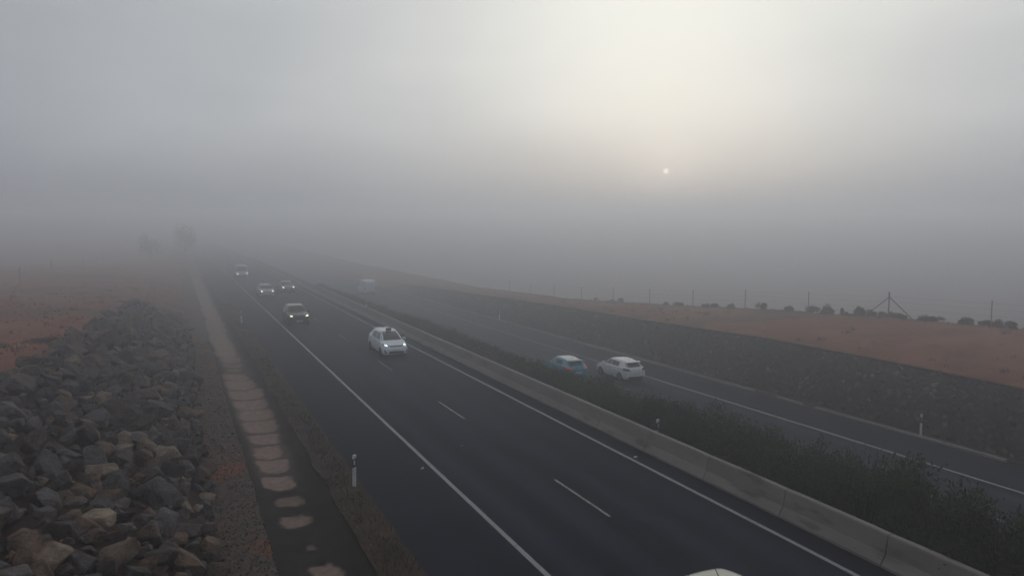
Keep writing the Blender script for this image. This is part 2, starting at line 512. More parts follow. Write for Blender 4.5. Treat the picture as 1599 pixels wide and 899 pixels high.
YS = axis([(-60, 8, 8), (8, 110, 2), (110, 400, 15)])
YF = axis([(-20, 8, 2), (8, 60, .35), (60, 110, 1), (110, 300, 10)])
# near carriageway
road = structure(strip('road', [5.35, 8, 11, 14, 16.2], YS, lambda x, y: zl(y), M['asphalt'],
                       xwob=lambda i, y: (.10 * nse(y, 0, .35) + .06 * nse(y, 5, 1.4)) if i == 0 else 0))
# far carriageway
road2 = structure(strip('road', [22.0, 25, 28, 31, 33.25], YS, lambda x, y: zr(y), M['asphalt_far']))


def line(x, w, y0, y1, zf, mat, parent, name, step=3.0, dz=.006):
    n = max(1, int((y1 - y0) / step)); ys = [y0 + (y1 - y0) * i / n for i in range(n + 1)]
    return strip(name, [x - w / 2, x + w / 2], ys, lambda a, b: zf(b), mat, parent, dz)


line(8.15, .15, -60, 300, zl, M['paint'], road, 'edge_line')
line(15.15, .15, -60, 300, zl, M['paint'], road, 'edge_line')
for k in range(-3, 14):
    y0 = 18.75 + 12.4 * k
    line(11.55, .10, y0, y0 + 3.6, zl, M['paint_worn'], road, 'lane_dash')
line(30.0, .16, -60, 300, zr, M['paint'], road2, 'edge_line')
line(23.0, .16, -60, 300, zr, M['paint'], road2, 'edge_line')
for k in range(-1, 14):
    y0 = 16.0 + 12.4 * k
    line(26.5, .10, y0, y0 + 3.6, zr, M['paint_worn'], road2, 'lane_dash')
# concrete kerb pieces along the far shoulder, buried by soil in places
kme = {}
ky = 4.0
while ky < 140:
    if not (31.2 < ky < 33.0 or 34.2 < ky < 36.4 or 19.6 < ky < 20.4):
        m_ = MB(); x = 33.36 + .02 * nse(ky, 1, .9)
        m_.box((x, ky + .48, zr(ky) + .02), (.20, .955, .16), Matrix.Rotation(R(.5 * nse(ky, 3, 2)), 3, 'Y'))
        m_.build('kerb_stone', M['kerb'], road2)
    ky += 1.0

# ------------------------------------------------------------------ drainage ditch, gravel, verge
DITCH = [(2.0, .0), (2.12, -.03), (2.4, -.10), (2.7, -.16), (3.0, -.20), (3.25, -.21), (3.5, -.19), (3.8, -.13), (4.1, -.06), (4.32, .0), (4.4, .005)]
PATCH = [(3.25, 18.9, .40, .55, .9), (3.15, 20.75, .17, .25, .45), (3.0, 22.8, .50, .46, .8), (3.05, 24.5, .42, .38, .65), (2.98, 26.5, .53, .80, 1),
         (3.0, 28.45, .56, .86, 1), (3.02, 30.35, .60, .88, 1), (3.08, 32.2, .60, .84, 1), (3.12, 34.35, .76, 1.12, 1), (3.12, 36.6, .82, 1.06, 1),
         (3.08, 38.8, .86, 1.1, 1), (3.1, 41.2, .90, 1.25, 1), (3.0, 43.8, .84, 1.3, 1), (2.95, 46.2, .74, 1.1, .95), (3.0, 48.6, .45, .6, .7), (3.0, 50.3, .55, .72, .8), (3.0, 52.4, .66, 1.1, .95)]
for k in range(40):
    PATCH.append((2.95 + .1 * random.uniform(-1, 1), 54.8 + 2.1 * k, .80 + random.uniform(-.1, .1), 1.3, 1))


def ditch_z(x): return interp(x, DITCH)


def mud(x, y):
    best = .30 * sstep(25, 30, y) * (1 - sstep(.55, .95, abs(x - 3.05) + .25 * nse(x, y, 1.1, 5)))
    wx = x + .16 * nse(x, y, 1.3, 2) + .08 * nse(x, y, 5, 4)
    wy = y + .30 * nse(x, y, 1.5, 7) + .10 * nse(x, y, 6, 4) + .25 * (x - 3.1) * nse(0, y, .4)
    for px, py, hx, hy, a in PATCH:
        if abs(y - py) > hy * 1.8: continue
        d = (abs((wx - px) / hx) ** 4.2 + abs((wy - py) / hy) ** 4.2) ** (1 / 4.2)
        best = max(best, a * (1 - sstep(.78, 1.12, d)))
    return best


dxs = axis([(2.0, 4.4, .075)])
dys = axis([(8, 60, .12), (60, 140, .3)])
dv = [(x, y, zl(y) + ditch_z(x) - .02) for y in dys for x in dxs]
n = len(dxs)
df = [(j * n + i, j * n + i + 1, (j + 1) * n + i + 1, (j + 1) * n + i) for j in range(len(dys) - 1) for i in range(n - 1)]
dme = mesh('drainage_ditch', dv, df)
at = dme.color_attributes.new('mud', 'FLOAT_COLOR', 'POINT')
vals = []
for x, y, z in dv:
    m_ = mud(x, y); vals += [m_, m_, m_, 1]
at.data.foreach_set('color', vals)
md, t, b = material('ditch_concrete')
g = t.nodes.new('ShaderNodeNewGeometry')
n1 = t.nodes.new('ShaderNodeTexNoise'); n1.inputs['Scale'].default_value = 1.3; n1.inputs['Detail'].default_value = 8
t.links.new(g.outputs['Position'], n1.inputs[0])
r1 = t.nodes.new('ShaderNodeValToRGB'); t.links.new(n1.outputs[0], r1.inputs[0])
r1.color_ramp.elements[0].position = .32; r1.color_ramp.elements[0].color = (.017, .016, .017, 1)
r1.color_ramp.elements[1].position = .72; r1.color_ramp.elements[1].color = (.040, .034, .031, 1)
n2 = t.nodes.new('ShaderNodeTexNoise'); n2.inputs['Scale'].default_value = 5; n2.inputs['Detail'].default_value = 7
t.links.new(g.outputs['Position'], n2.inputs[0])
r2 = t.nodes.new('ShaderNodeValToRGB'); t.links.new(n2.outputs[0], r2.inputs[0])
r2.color_ramp.elements[0].position = .3; r2.color_ramp.elements[0].color = (.17, .122, .105, 1)
r2.color_ramp.elements[1].position = .7; r2.color_ramp.elements[1].color = (.27, .205, .178, 1)
va = t.nodes.new('ShaderNodeVertexColor'); va.layer_name = 'mud'
mx = t.nodes.new('ShaderNodeMixRGB'); t.links.new(va.outputs[0], mx.inputs[0])
t.links.new(r1.outputs[0], mx.inputs[1]); t.links.new(r2.outputs[0], mx.inputs[2])
t.links.new(mx.outputs[0], b.inputs['Base Color']); b.inputs['Roughness'].default_value = .85; b.inputs['Specular IOR Level'].default_value = .08
ditch = structure(add_obj('drainage_ditch', dme, md, smooth=True))
gravel = structure(strip('gravel_strip', [.55, .9, 1.3, 1.7, 2.06], YF, lambda x, y: zl(y) + .015 + .03 * nse(x, y, 1.5), M['gravel'],
                         xwob=lambda i, y: (.06 * nse(y, 2, 1.3) + .03 * nse(y, 8, 4)) if i == 4 else 0))
verge = structure(strip('verge', [4.3, 4.5, 4.8, 5.1, 5.3, 5.45], YF, lambda x, y: zl(y) + (.03 + .04 * nse(x, y, 1.2)) * (1 - sstep(5.15, 5.4, x)) + .004, M['verge'],
                        xwob=lambda i, y: (.16 * nse(y, 4, .5) + .07 * nse(y, 1, 2)) if i == 0 else (.10 * nse(y, 0, .35) + .06 * nse(y, 5, 1.4) - .02) if i >= 4 else 0))
verge2 = structure(strip('verge', [33.44, 33.7, 34.0, 34.3], YF, lambda x, y: zr(y) + .03 + .03 * nse(x, y, 1.5), M['verge']))
median = structure(strip('median_ground', axis([(16.72, 22.05, .5)]), YF, lambda x, y: gz(min(max(x, 16.8), 22.0), y) + .07 + .05 * nse(x, y, .9), M['earth_dark']))


# ------------------------------------------------------------------ stones
def hull_stone(seed, pts=22, jag=.0, sub=False):
    rnd = random.Random(seed)
    bm = bmesh.new()
    for _ in range(pts):
        d = Vector((rnd.gauss(0, 1), rnd.gauss(0, 1), rnd.gauss(0, 1))).normalized()
        k = max(abs(d.x), abs(d.y), abs(d.z)); d = d * (.35 + .65 / k * .8)
        d *= rnd.uniform(.86, 1.05)
        bm.verts.new((d.x, d.y * .8, d.z * .62))
    res = bmesh.ops.convex_hull(bm, input=bm.verts)
    bmesh.ops.delete(bm, geom=[g_ for g_ in res['geom_interior'] if isinstance(g_, bmesh.types.BMVert)], context='VERTS')
    if sub:
        bmesh.ops.bevel(bm, geom=list(bm.edges), offset=.035, segments=1, affect='EDGES', profile=.6)
        for v in bm.verts:
            v.co += v.co.normalized() * .05 * noise.noise(v.co * 2.3 + Vector((seed, 0, 0)))
    bmesh.ops.recalc_face_normals(bm, faces=bm.faces)
    me = bpy.data.meshes.new('stone'); bm.to_mesh(me); bm.free(); return me


def arrays(me):
    v = np.empty(len(me.vertices) * 3); me.vertices.foreach_get('co', v)
    return v.reshape(-1, 3), [tuple(p.vertices) for p in me.polygons]


def join_instances(name, items, mat, parent, variants):
    """items = [(variant, 4x4)] -> one mesh of stones"""
    V = []; F = []; k = 0
    for i, mt in items:
        v, f = variants[i]
        a = np.array(mt)[:3]
        V.append(v @ a[:, :3].T + a[:, 3]); F += [tuple(q + k for q in p) for p in f]; k += len(v)
    me = bpy.data.meshes.new(name); me.from_pydata(np.concatenate(V).tolist(), [], F); me.update()
    return add_obj(name, me, mat, parent)


def trs(loc, rot, s):
    return Matrix.Translation(loc) @ rot.to_matrix().to_4x4() @ Matrix.Diagonal((*s, 1))


from mathutils import Euler
big = [hull_stone(100 + i, 13 + i % 5 * 3, sub=True) for i in range(16)]
for m_ in big: m_.materials.append(M['stone'])
small = [arrays(hull_stone(200 + i, 12)) for i in range(12)]
mid_arr = [arrays(m_) for m_ in big]

# rubble bank on the near side
bank = strip('rubble_bank', [0, .25, .5, .75, 1.0], axis([(8, 74, .6)]), lambda x, y: 0, M['bank_soil'])
for v in bank.data.vertices:
    u, y = v.co.x, v.co.y
    xt = interp(y, BANK_X)
    v.co.x = BASE_L + (xt - BASE_L) * u
    v.co.z = zl(y) + u * interp(y, BANK_Z) + .03 + .05 * nse(u * 6, y, 1.1)
tag(bank, 'bank of loose dark rubble stones sloping down to the drainage ditch', 'rubble bank')
rnd = random.Random(5)
items = []


def bank_point(u, y, lift):
    xt, zt = interp(y, BANK_X), interp(y, BANK_Z)
    x = BASE_L + (xt - BASE_L) * u
    nrm = Vector((zt, 0, BASE_L - xt)).normalized()
    return Vector((x, y, zl(y) + u * zt)) + nrm * lift


y = 11.0
while y < 73.6:
    sp = .60
    ulen = math.hypot(BASE_L - interp(y, BANK_X), interp(y, BANK_Z))
    nu = int(ulen / .61)
    for k in range(nu + 1):
        u = (k + .5 + rnd.uniform(-.38, .38)) / (nu + .6)
        yy = y + rnd.uniform(-.26, .26)
        if yy > 71 and rnd.random() < .4: continue
        s = .24 + .37 * rnd.random() ** 1.6
        if rnd.random() < .07: s *= 1.35
        if u < .09: s *= .8
        p = bank_point(u, yy, s * rnd.uniform(.12, .42))
        items.append((rnd.randrange(16), p, Euler((rnd.uniform(-.7, .7), rnd.uniform(-.7, .7) + .25, rnd.uniform(0, 6.28))), (s * rnd.uniform(.85, 1.25), s, s * rnd.uniform(.75, 1.2))))
    y += sp
camp = Vector((0, 0, CAM_H))
fwd = direction(YAW, -PITCH); rgt = Vector((math.cos(R(YAW)), -math.sin(R(YAW)), 0)); upv = rgt.cross(fwd)


def pix(p):
    d = p - camp; z = d.dot(fwd)
    if z < .5: return None
    return 799.5 + 1180 * d.dot(rgt) / z, 449.5 - 1180 * d.dot(upv) / z, z


def score(p, s):
    q = pix(p)
    if q is None or not (-30 < q[0] < 1629 and -30 < q[1] < 929): return 0
    return s / q[2]


def scatter(items, keep, parent, mat, stuff_name, meshes, variants):
    order = sorted(range(len(items)), key=lambda i: -score(items[i][1], sum(items[i][3])))
    for i in order[:keep]:
        k, p, e, s = items[i]
        o = add_obj('stone', meshes[k], None, parent)
        o.location = p; o.rotation_euler = e; o.scale = s
    rest = [(items[i][0], trs(items[i][1], items[i][2], items[i][3])) for i in order[keep:]]
    o = join_instances(stuff_name, rest, mat, parent, variants); o['kind'] = 'stuff'; return o


scatter(items, 300, bank, M['stone'], 'far_stones', big, mid_arr)
chips = []
for _ in range(1500):
    y = rnd.uniform(11, 73.5); u = rnd.uniform(.0, 1.03); s = rnd.uniform(.10, .26)
    chips.append((rnd.randrange(12), trs(bank_point(u, y, rnd.uniform(0, .12)), Euler((rnd.uniform(-3, 3), rnd.uniform(-3, 3), rnd.uniform(0, 6))), (s, s, s * .8))))
join_instances('stone_chips', chips, M['stone'], bank, small)['kind'] = 'stuff'
# pebbles of the gravel strip
peb = []
for _ in range(5200):
    y = 13 + 47 * rnd.random() ** 1.6; x = rnd.uniform(.7, 2.08)
    s = rnd.uniform(.016, .05) * (1.8 if rnd.random() < .05 else 1)
    peb.append((rnd.randrange(12), trs(Vector((x, y, zl(y) + .02 + .03 * nse(x, y, 1.5))), Euler((rnd.uniform(-3, 3), rnd.uniform(-3, 3), 0)), (s, s, s * .8))))
for _ in range(260):
    y = 14 + 40 * rnd.random() ** 1.4; x = rnd.uniform(4.3, 5.3); s = rnd.uniform(.012, .035)
    peb.append((rnd.randrange(12), trs(Vector((x, y, zl(y) + .04)), Euler((rnd.uniform(-3, 3), rnd.uniform(-3, 3), 0)), (s, s, s * .8))))
o = join_instances('gravel', peb, M['pebble'], None, small); o['kind'] = 'stuff'

# clods and stones lying on the red plain
clod = []
while len(clod) < 1500:
    x = -5.5 - 30 * rnd.random() ** 1.6; y = rnd.uniform(22, 95)
    if x > interp(y, BANK_X) - .3 or nse(x, y, .16, 8) < rnd.uniform(-.25, .3): continue
    s = rnd.uniform(.04, .13)
    clod.append((rnd.randrange(12), trs(Vector((x, y, gz(x, y) + s * .15)), Euler((rnd.uniform(-3, 3), rnd.uniform(-3, 3), 0)), (s * 1.3, s, s * .6))))
o = join_instances('earth_clods', clod, M['earth'], None, small); o['kind'] = 'stuff'

# stone-pitched wall beyond the far carriageway
wall = strip('stone_wall', [0, .34, .67, 1.0], axis([(8, 130, 1.0)]), lambda x, y: 0, M['bank_soil'])
for v in wall.data.vertices:
    u, y = v.co.x, v.co.y
    v.co.x = WALL_B + (WALL_T - WALL_B) * u
    v.co.z = zr(y) * (1 - u) + interp(y, WALL_Z) * u + .01
tag(wall, 'sloping dark stone-pitched retaining wall below the red earth slope', 'stone wall')
wmesh = [hull_stone(300 + i, 12) for i in range(12)]
for m_ in wmesh: m_.materials.append(M['wallstone'])
warr = [arrays(m_) for m_ in wmesh]
witems = []
y = 9.0
while y < 120:
    st = .36 if y < 70 else .5
    zt = interp(y, WALL_Z) - zr(y); ln = math.hypot(3, zt); nu = int(ln / st)
    nrm = Vector((-zt, 0, 3)).normalized()
    for k in range(nu):
        u = (k + .5 + rnd.uniform(-.3, .3)) / nu
        yy = y + rnd.uniform(-.12, .12)
        s = st * rnd.uniform(.42, .66)
        p = Vector((WALL_B + 3 * u, yy, zr(yy) + zt * u)) + nrm * rnd.uniform(-.06, .07)
        tilt = math.atan2(zt, 3)
        witems.append((rnd.randrange(12), p, Euler((rnd.uniform(-.25, .25), -tilt + rnd.uniform(-.25, .25), rnd.uniform(-.4, .4) + rnd.choice((0, 1.57)))), (s * 1.15, s * 1.15, s * .9)))
    y += st
scatter(witems, 300, wall, M['wallstone'], 'far_stones', wmesh, warr)
# coping strip along the wall head
ky = 9.0
while ky < 120:
    m_ = MB(); z0 = interp(ky + .95, WALL_Z)
    slope = math.atan2(interp(ky + 1.9, WALL_Z) - interp(ky, WALL_Z), 1.9)
    m_.box((WALL_T + .08, ky + .95, z0 + .03 + .02 * nse(ky, 0, 1)), (.30, 1.88, .10), Matrix.Rotation(slope, 3, 'X'))
    m_.build('coping_slab', M['bank_soil'], wall)
    ky += 1.9

# ------------------------------------------------------------------ concrete barrier
barrier = empty('concrete_barrier', (16.4, 0, 0))
tag(barrier, 'long low concrete safety barrier along the road edge beside the median shrubs', 'barrier')
PROF = [(-.33, -.05), (-.33, .08), (-.31, .10), (-.17, .33), (-.105, .78), (-.085, .82), (.085, .82), (.105, .78), (.17, .33), (.31, .10), (.33, .08), (.33, -.05)]
SEG = 3.55
for k in range(-1, 52):
    y0 = 13.1 + SEG * (k - 1); y1 = y0 + SEG - .03
    v = []; m_ = 6
    for j in range(m_ + 1):
        y = y0 + (y1 - y0) * j / m_
        e = .0 if 0 < j < m_ else -.012
        for x, z in PROF:
            v.append((x * (1 + e) + .006 * nse(y, z, 1.1), y, zl(y) + z + e + .006 * nse(y, x, .7)))
    q = len(PROF)
    f = [(j * q + i, (j + 1) * q + i, (j + 1) * q + (i + 1) % q, j * q + (i + 1) % q) for j in range(m_) for i in range(q)]
    f += [tuple(range(q)), tuple(range(m_ * q + q - 1, m_ * q - 1, -1))]
    add_obj('barrier_segment', mesh('barrier_segment', v, f), M['concrete'], barrier)


# ------------------------------------------------------------------ delineator posts
def delineator(loc, label, rz=0, lean=(0, 0), h=1.10, cap='w', refl='reflector'):
    t_ = empty('delineator_post', loc)
    t_.rotation_euler = (lean[0], lean[1], rz)
    prof = [(-.065, -.035), (-.05, -.05), (.05, -.05), (.065, -.035), (.035, .05), (-.035, .05)]
    def prism(z0, z1, k, s0=0, s1=0):
        v = [(x * k, y * k, z0 + s0 * x / .065) for x, y in prof] + [(x * k, y * k, z1 + s1 * x / .065) for x, y in prof]
        f = [(i, (i + 1) % 6, 6 + (i + 1) % 6, 6 + i) for i in range(6)] + [(5, 4, 3, 2, 1, 0), (6, 7, 8, 9, 10, 11)]
        return mesh('prism', v, f)
    add_obj('post_body', prism(-.25, h, 1, 0, .02), M['post_white'], t_)
    band = add_obj('black_band', prism(h - .40, h - .11, 1.10, .03, .03), M['post_black'], t_)
    mb = MB(); mb.box((0, -.057, h - .235), (.055, .008, .15)); mb.build('reflector', M[refl], band)
    tag(t_, label, 'marker post', 'roadside marker posts')
    return t_


delineator((5.13, 24.4, zl(24.4)), 'white marker post on the dry grass verge, nearest the camera', R(-8), (0, R(1.2)))
delineator((5.1, 70, zl(70)), 'faint white marker post on the verge farther up the near road', R(-5), (0, R(-3)))
delineator((17.05, 24.4, zl(24.4) - .12), 'marker post top showing above the concrete barrier, nearer one', R(20), (0, R(9)))
delineator((17.05, 73.8, zl(73.8) + .1), 'small faint marker post behind the far stretch of barrier', R(10), (0, 0))
delineator((33.62, 25.4, zr(25.4) + .02), 'white marker post beside the kerb below the stone wall', R(30), (0, R(-2)))
delineator((33.6, 79, zr(79) + .02), 'distant white marker post beside the far carriageway in fog', R(20), (0, 0))

# small bits on the asphalt
for x, yv, lab in ((7.75, 25.3, 'small pale bit of litter just outside the white shoulder line'), (10.0, 27.3, 'small dull bit of litter in the middle of the lane')):
    mb = MB(); mb.box((0, 0, .012), (.09, .05, .015), Matrix.Rotation(.4, 3, 'Z')); mb.box((.04, .03, .03), (.06, .05, .02), Matrix.Rotation(1, 3, 'X'))
    o = mb.build('litter', M['plate'] if x < 8 else M['kerb'], None); o.location = (x, yv, zl(yv) + .002); tag(o, lab, 'litter')
mb = MB(); mb.box((0, 0, .012), (.12, .10, .024)); mb.box((0, -.03, .022), (.08, .03, .016))
o = mb.build('road_stud', M['post_white']); o.location = (15.42, 23.3, zl(23) + .002); tag(o, 'small reflective road stud beside the white line near the barrier', 'road stud')


# ------------------------------------------------------------------ vegetation
def leaf_blob(seed, n, rx, ry, rz, z0, lsize, lobes=7, aspect=3.2, upright=.5):
    """leaves spread through a lumpy crown volume"""
    rnd_ = random.Random(seed)
    lob = [(Vector((rnd_.uniform(-.62, .62) * rx, rnd_.uniform(-.62, .62) * ry, z0 + rz * rnd_.uniform(.25, .78))), rnd_.uniform(.34, .6)) for _ in range(lobes)]
    v = []; f = []
    for i in range(n):
        c, k = lob[rnd_.randrange(lobes)]
        d = Vector((rnd_.gauss(0, 1), rnd_.gauss(0, 1), rnd_.gauss(0, 1))).normalized() * (rnd_.random() ** .45)
        p = c + Vector((d.x * rx * k, d.y * ry * k, d.z * rz * k * .8))
        if rnd_.random() < .06: p += d * .25 * lsize * 4
        if p.z < z0: p.z = z0 + rnd_.random() * .2 * rz
        ax = (d * .7 + Vector((rnd_.gauss(0, .5), rnd_.gauss(0, .5), upright + rnd_.gauss(0, .4)))).normalized()
        sd = ax.cross(Vector((rnd_.gauss(0, 1), rnd_.gauss(0, 1), rnd_.gauss(0, 1)))).normalized()
        l = lsize * rnd_.uniform(.6, 1.35); w = l / aspect
        q = len(v)
        bend = sd.cross(ax) * l * .12
        v += [p - ax * l * .5, p - sd * w * .5 + bend, p + ax * l * .5, p + sd * w * .5 + bend]
        f.append((q, q + 1, q + 2, q + 3))
    return mesh('foliage', v, f)


def stems(seed, n, r, h):
    rnd_ = random.Random(seed); mb = MB()
    for _ in range(n):
        a = rnd_.uniform(0, 6.28); d = Vector((math.cos(a), math.sin(a), 0)) * r * rnd_.uniform(.3, .9)
        mb.tube((d.x * .15, d.y * .15, -.1), (d.x * .6, d.y * .6, h * .45), .03, .02, 5)
        mb.tube((d.x * .6, d.y * .6, h * .45), (d.x, d.y, h * rnd_.uniform(.7, .9)), .02, .008, 5)
    return mesh('stem', mb.v, mb.f)


fol = [leaf_blob(40 + i, 4200, 1.25, 1.3, 2.0, .05, .125, 12, 2.8, .45) for i in range(5)]
stm = [stems(60 + i, 9, .9, 2.1) for i in range(5)]
M['leaf_olive'] = leaf_material('shrub_leaf_olive', (.022, .020, .011), (.085, .074, .038))
for k, m_ in enumerate(fol): m_.materials.append(M['leaf_olive' if k == 4 else 'leaf'])
for m_ in stm: m_.materials.append(M['bark'])
rnd = random.Random(11)


def shrub(x, y, h, k, label, group, w=1.0):
    t_ = empty('median_shrub', (x, y, gz(x, y) + .03), rnd.uniform(0, 6.28))
    a = add_obj('foliage', fol[k], None, t_); b_ = add_obj('stem', stm[k], None, t_)
    t_.scale = (w, w, h / 2.1)
    tag(t_, label, 'shrub', group)


y = 8.0
while y < 112:
    hh = interp(y, [(8, 2.85), (16, 2.65), (25, 2.3), (34, 1.85), (40, 1.5), (50, 1.45), (60, 1.5), (80, 1.2), (112, .95)])
    for row, (x0, dz_) in enumerate(((18.15, -.7), (19.9, 0.0))):
        x = x0 + rnd.uniform(-.35, .35); yy = y + rnd.uniform(-.4, .4) + row * .8
        h = (hh + dz_ * (.9 if hh > 1.6 else .6)) * rnd.uniform(.86, 1.13)
        shrub(x, yy, max(.6, h), rnd.randrange(5), 'dark green leafy shrub in the dense median row behind the concrete barrier' if row == 0 else 'dark green leafy shrub in the median row on the far carriageway side',
              'median shrubs next to the barrier' if row == 0 else 'median shrubs next to the far carriageway', rnd.uniform(.9, 1.15))
    y += 1.75

# low bushes along the crest: photo x, y of the base, width and height in photo pixels
BUSH = [(1580, 513, 22, 11), (1558, 511, 20, 12), (1539, 509, 22, 12), (1508, 506, 24, 14), (1462, 502, 22, 8), (1446, 502, 26, 10), (1409, 498, 13, 7), (1396, 496, 20, 10), (1377, 495, 11, 8),
        (1360, 494, 18, 9), (1342, 492, 20, 16), (1323, 492, 22, 8), (1314, 491, 8, 11), (1292, 490, 21, 15), (1269, 489, 21, 13), (1232, 487, 14, 9), (1189, 484, 15, 10), (1142, 482, 11, 8),
        (1116, 481, 13, 7), (1102, 480, 11, 7), (1061, 478, 16, 7), (1040, 478, 9, 5), (969, 474, 11, 6), (956, 474, 9, 5), (931, 472, 8, 4)]
cfol = [leaf_blob(80 + i, 1300, .62, .62, .62, .0, .13, 7, 1.8, .1) for i in range(4)]
cst = [stems(90 + i, 5, .3, .35) for i in range(4)]
for m_ in cfol: m_.materials.append(M['leaf_crest'])
for m_ in cst: m_.materials.append(M['bark'])


def ray(px, py):
    return fwd + rgt * ((px - 799.5) / 1180) + upv * ((449.5 - py) / 1180)


def on_x(px, py, X):
    d = ray(px, py); return camp + d * (X / d.x)


BL = ['at the right edge of the picture', 'second from the right edge', 'under the rightmost fence post', 'tall and rounded, left of the rightmost fence post', 'low and flat, right part of the wide clump',
      'low and wide, some way right of the braced post', 'tiny, right of the braced post', 'at the right foot of the braced post', 'tiny, at the left foot of the braced post',
      'low, left of the braced post', 'tall and domed, left of the braced post', 'low and wide, just left of the domed bush', 'narrow and small, right of the square bush', 'squarish and tall, right of a fence post',
      'wide, at the foot of a plain fence post', 'small and lone, left of the plain post', 'lone, right of the third fence post', 'small, left of the third fence post', 'right one of a small pair', 'left one of a small pair',
      'pale with fog, between faint posts', 'tiny and foggy beside a faint post', 'foggy, right one of the far pair', 'foggy, left one of the far pair', 'faintest and farthest']
for i, (px, py, w, h) in enumerate(BUSH):
    X = 50.9 + (i % 3) * .5
    p = on_x(px, py, X); z = (p - camp).dot(fwd)
    t_ = empty('crest_bush', (p.x, p.y, gz(p.x, p.y) - .05), i * 1.3)
    add_obj('foliage', cfol[i % 4], None, t_); add_obj('stem', cst[i % 4], None, t_)
    ws = w / 1180 * z / 1.15; hs = (h + 1) / 1180 * z / .70
    t_.scale = (ws, ws, hs)
    tag(t_, 'dark low bush on the crest, ' + BL[i], 'bush', 'bushes along the crest of the red slope')

# fence on the crest
fence = empty('wire_fence', (CREST_X, 41, 0))
tag(fence, 'wire fence with thin steel posts along the crest of the red slope', 'fence')
fence_y = [41.0 + 8.02 * k for k in range(-3, 10)]
tops = []
for yv in fence_y:
    z = gz(CREST_X, yv)
    main = abs(yv - 41.0) < .1
    hh = 2.0 if main else 1.85 + .08 * nse(yv, 0, 1)
    a = Vector((0, yv - 41, z - .3)); b_ = Vector((.06 * nse(yv, 2, 1.3), yv - 41 + .1 * nse(yv, 4, 1.1), z + hh))
    mb = MB(); mb.tube(a, b_, .055 if main else .035, .055 if main else .033, 8)
    pobj = mb.build('fence_post', M['steel'], fence)
    if main:
        for s in (-1, 1):
            mb = MB(); mb.tube((.02, s * .02, z + 1.62), (0, s * 2.35, gz(CREST_X, yv + s * 2.35) - .1), .04, .04, 6)
            mb.build('brace', M['steel'], pobj)
    tops.append((b_, z))
for hz_ in (.35, .8, 1.25, 1.65):
    mb = MB()
    for (b0, z0), (b1, z1) in zip(tops, tops[1:]):
        mb.tube((b0.x, b0.y, z0 + hz_), (b1.x, b1.y, z1 + hz_), .004, .004, 4)
    mb.build('wire', M['steel'], fence)

# fence far left, half lost in the fog
lf = empty('wire_fence', (-14, 86, 0))
tag(lf, 'faint fence posts on the foggy red plain at far left', 'fence')
lp = []
for px, dd, hh in ((-22, 74, 2.1), (29, 88, 2.1), (79, 112, 2.1), (129, 138, 2.1), (160, 168, 2.1)):
    d = ray(px, 400); d.z = 0
    k = dd / d.dot(Vector((fwd.x, fwd.y, 0)).normalized()); p = camp + d * k
    z = gz(p.x, p.y); q = Vector((p.x + 14, p.y - 86, z))
    mb = MB(); mb.tube(q - Vector((0, 0, .3)), q + Vector((.03, 0, hh)), .06, .055, 7); mb.build('fence_post', M['steel'], lf); lp.append(q)
for hz_ in (.6, 1.2, 1.8):
    mb = MB()
    for a, b_ in zip(lp, lp[1:]): mb.tube(a + Vector((0, 0, hz_)), b_ + Vector((0, 0, hz_)), .006, .006, 4)
    mb.build('wire', M['steel'], lf)
d = ray(82, 422); d.z = 0; p = camp + d * (84 / d.length)
pale = add_obj('pale_rock', hull_stone(999, 20, sub=True), M['kerb']); pale.location = (p.x, p.y, gz(p.x, p.y) + .08); pale.scale = (.4, .3, .3)
tag(pale, 'small pale rock on the foggy plain below the left fence posts', 'rock')


# trees lost in fog beside the far end of the road
def tree(x, y, h, seed, label):
    rnd_ = random.Random(seed); z = gz(x, y)
    t_ = empty('roadside_tree', (x, y, z - .05)); mb = MB(); tips = []
    def grow(p, d, l, r, dep):
        q = p + d * l; mb.tube(p, q, r, r * .7, 7)
        if dep == 0: tips.append(q); return
        for _ in range(3):
            nd = (d + Vector((rnd_.gauss(0, .55), rnd_.gauss(0, .55), rnd_.gauss(.1, .3)))).normalized()
            grow(q, nd, l * rnd_.uniform(.62, .8), r * .62, dep - 1)
    grow(Vector((0, 0, 0)), Vector((.05, 0, 1)).normalized(), h * .30, h * .028, 3)
    mb.build('trunk', M['bark'], t_)
    add_obj('crown', leaf_blob(seed, 1100, h * .42, h * .42, h * .78, h * .20, h * .05, 10, 1.8, .1), M['leaf_tree'], t_)
    tag(t_, label, 'tree', 'trees lost in the fog by the road')


tree(2.2, 218, 9.0, 3, 'taller faint tree in the fog at the far left side of the road')
tree(-5.6, 208, 7.2, 8, 'shorter faint tree in the fog, left of the taller one')


# grass
def blades(name, pts, mat, hmin, hmax, seed):
    rnd_ = random.Random(seed); v = []; f = []
    for x, y, z in pts:
        a = rnd_.uniform(0, 6.28); h = rnd_.uniform(hmin, hmax); w = h * .07 + .004
        dx, dy = math.cos(a), math.sin(a); lx, ly = rnd_.gauss(0, .35) * h, rnd_.gauss(0, .35) * h
        k = len(v)
        v += [(x - dx * w, y - dy * w, z), (x + dx * w, y + dy * w, z), (x + lx, y + ly, z + h)]; f.append((k, k + 1, k + 2))
    o_ = add_obj(name, mesh(name, v, f), mat); o_['kind'] = 'stuff'; return o_


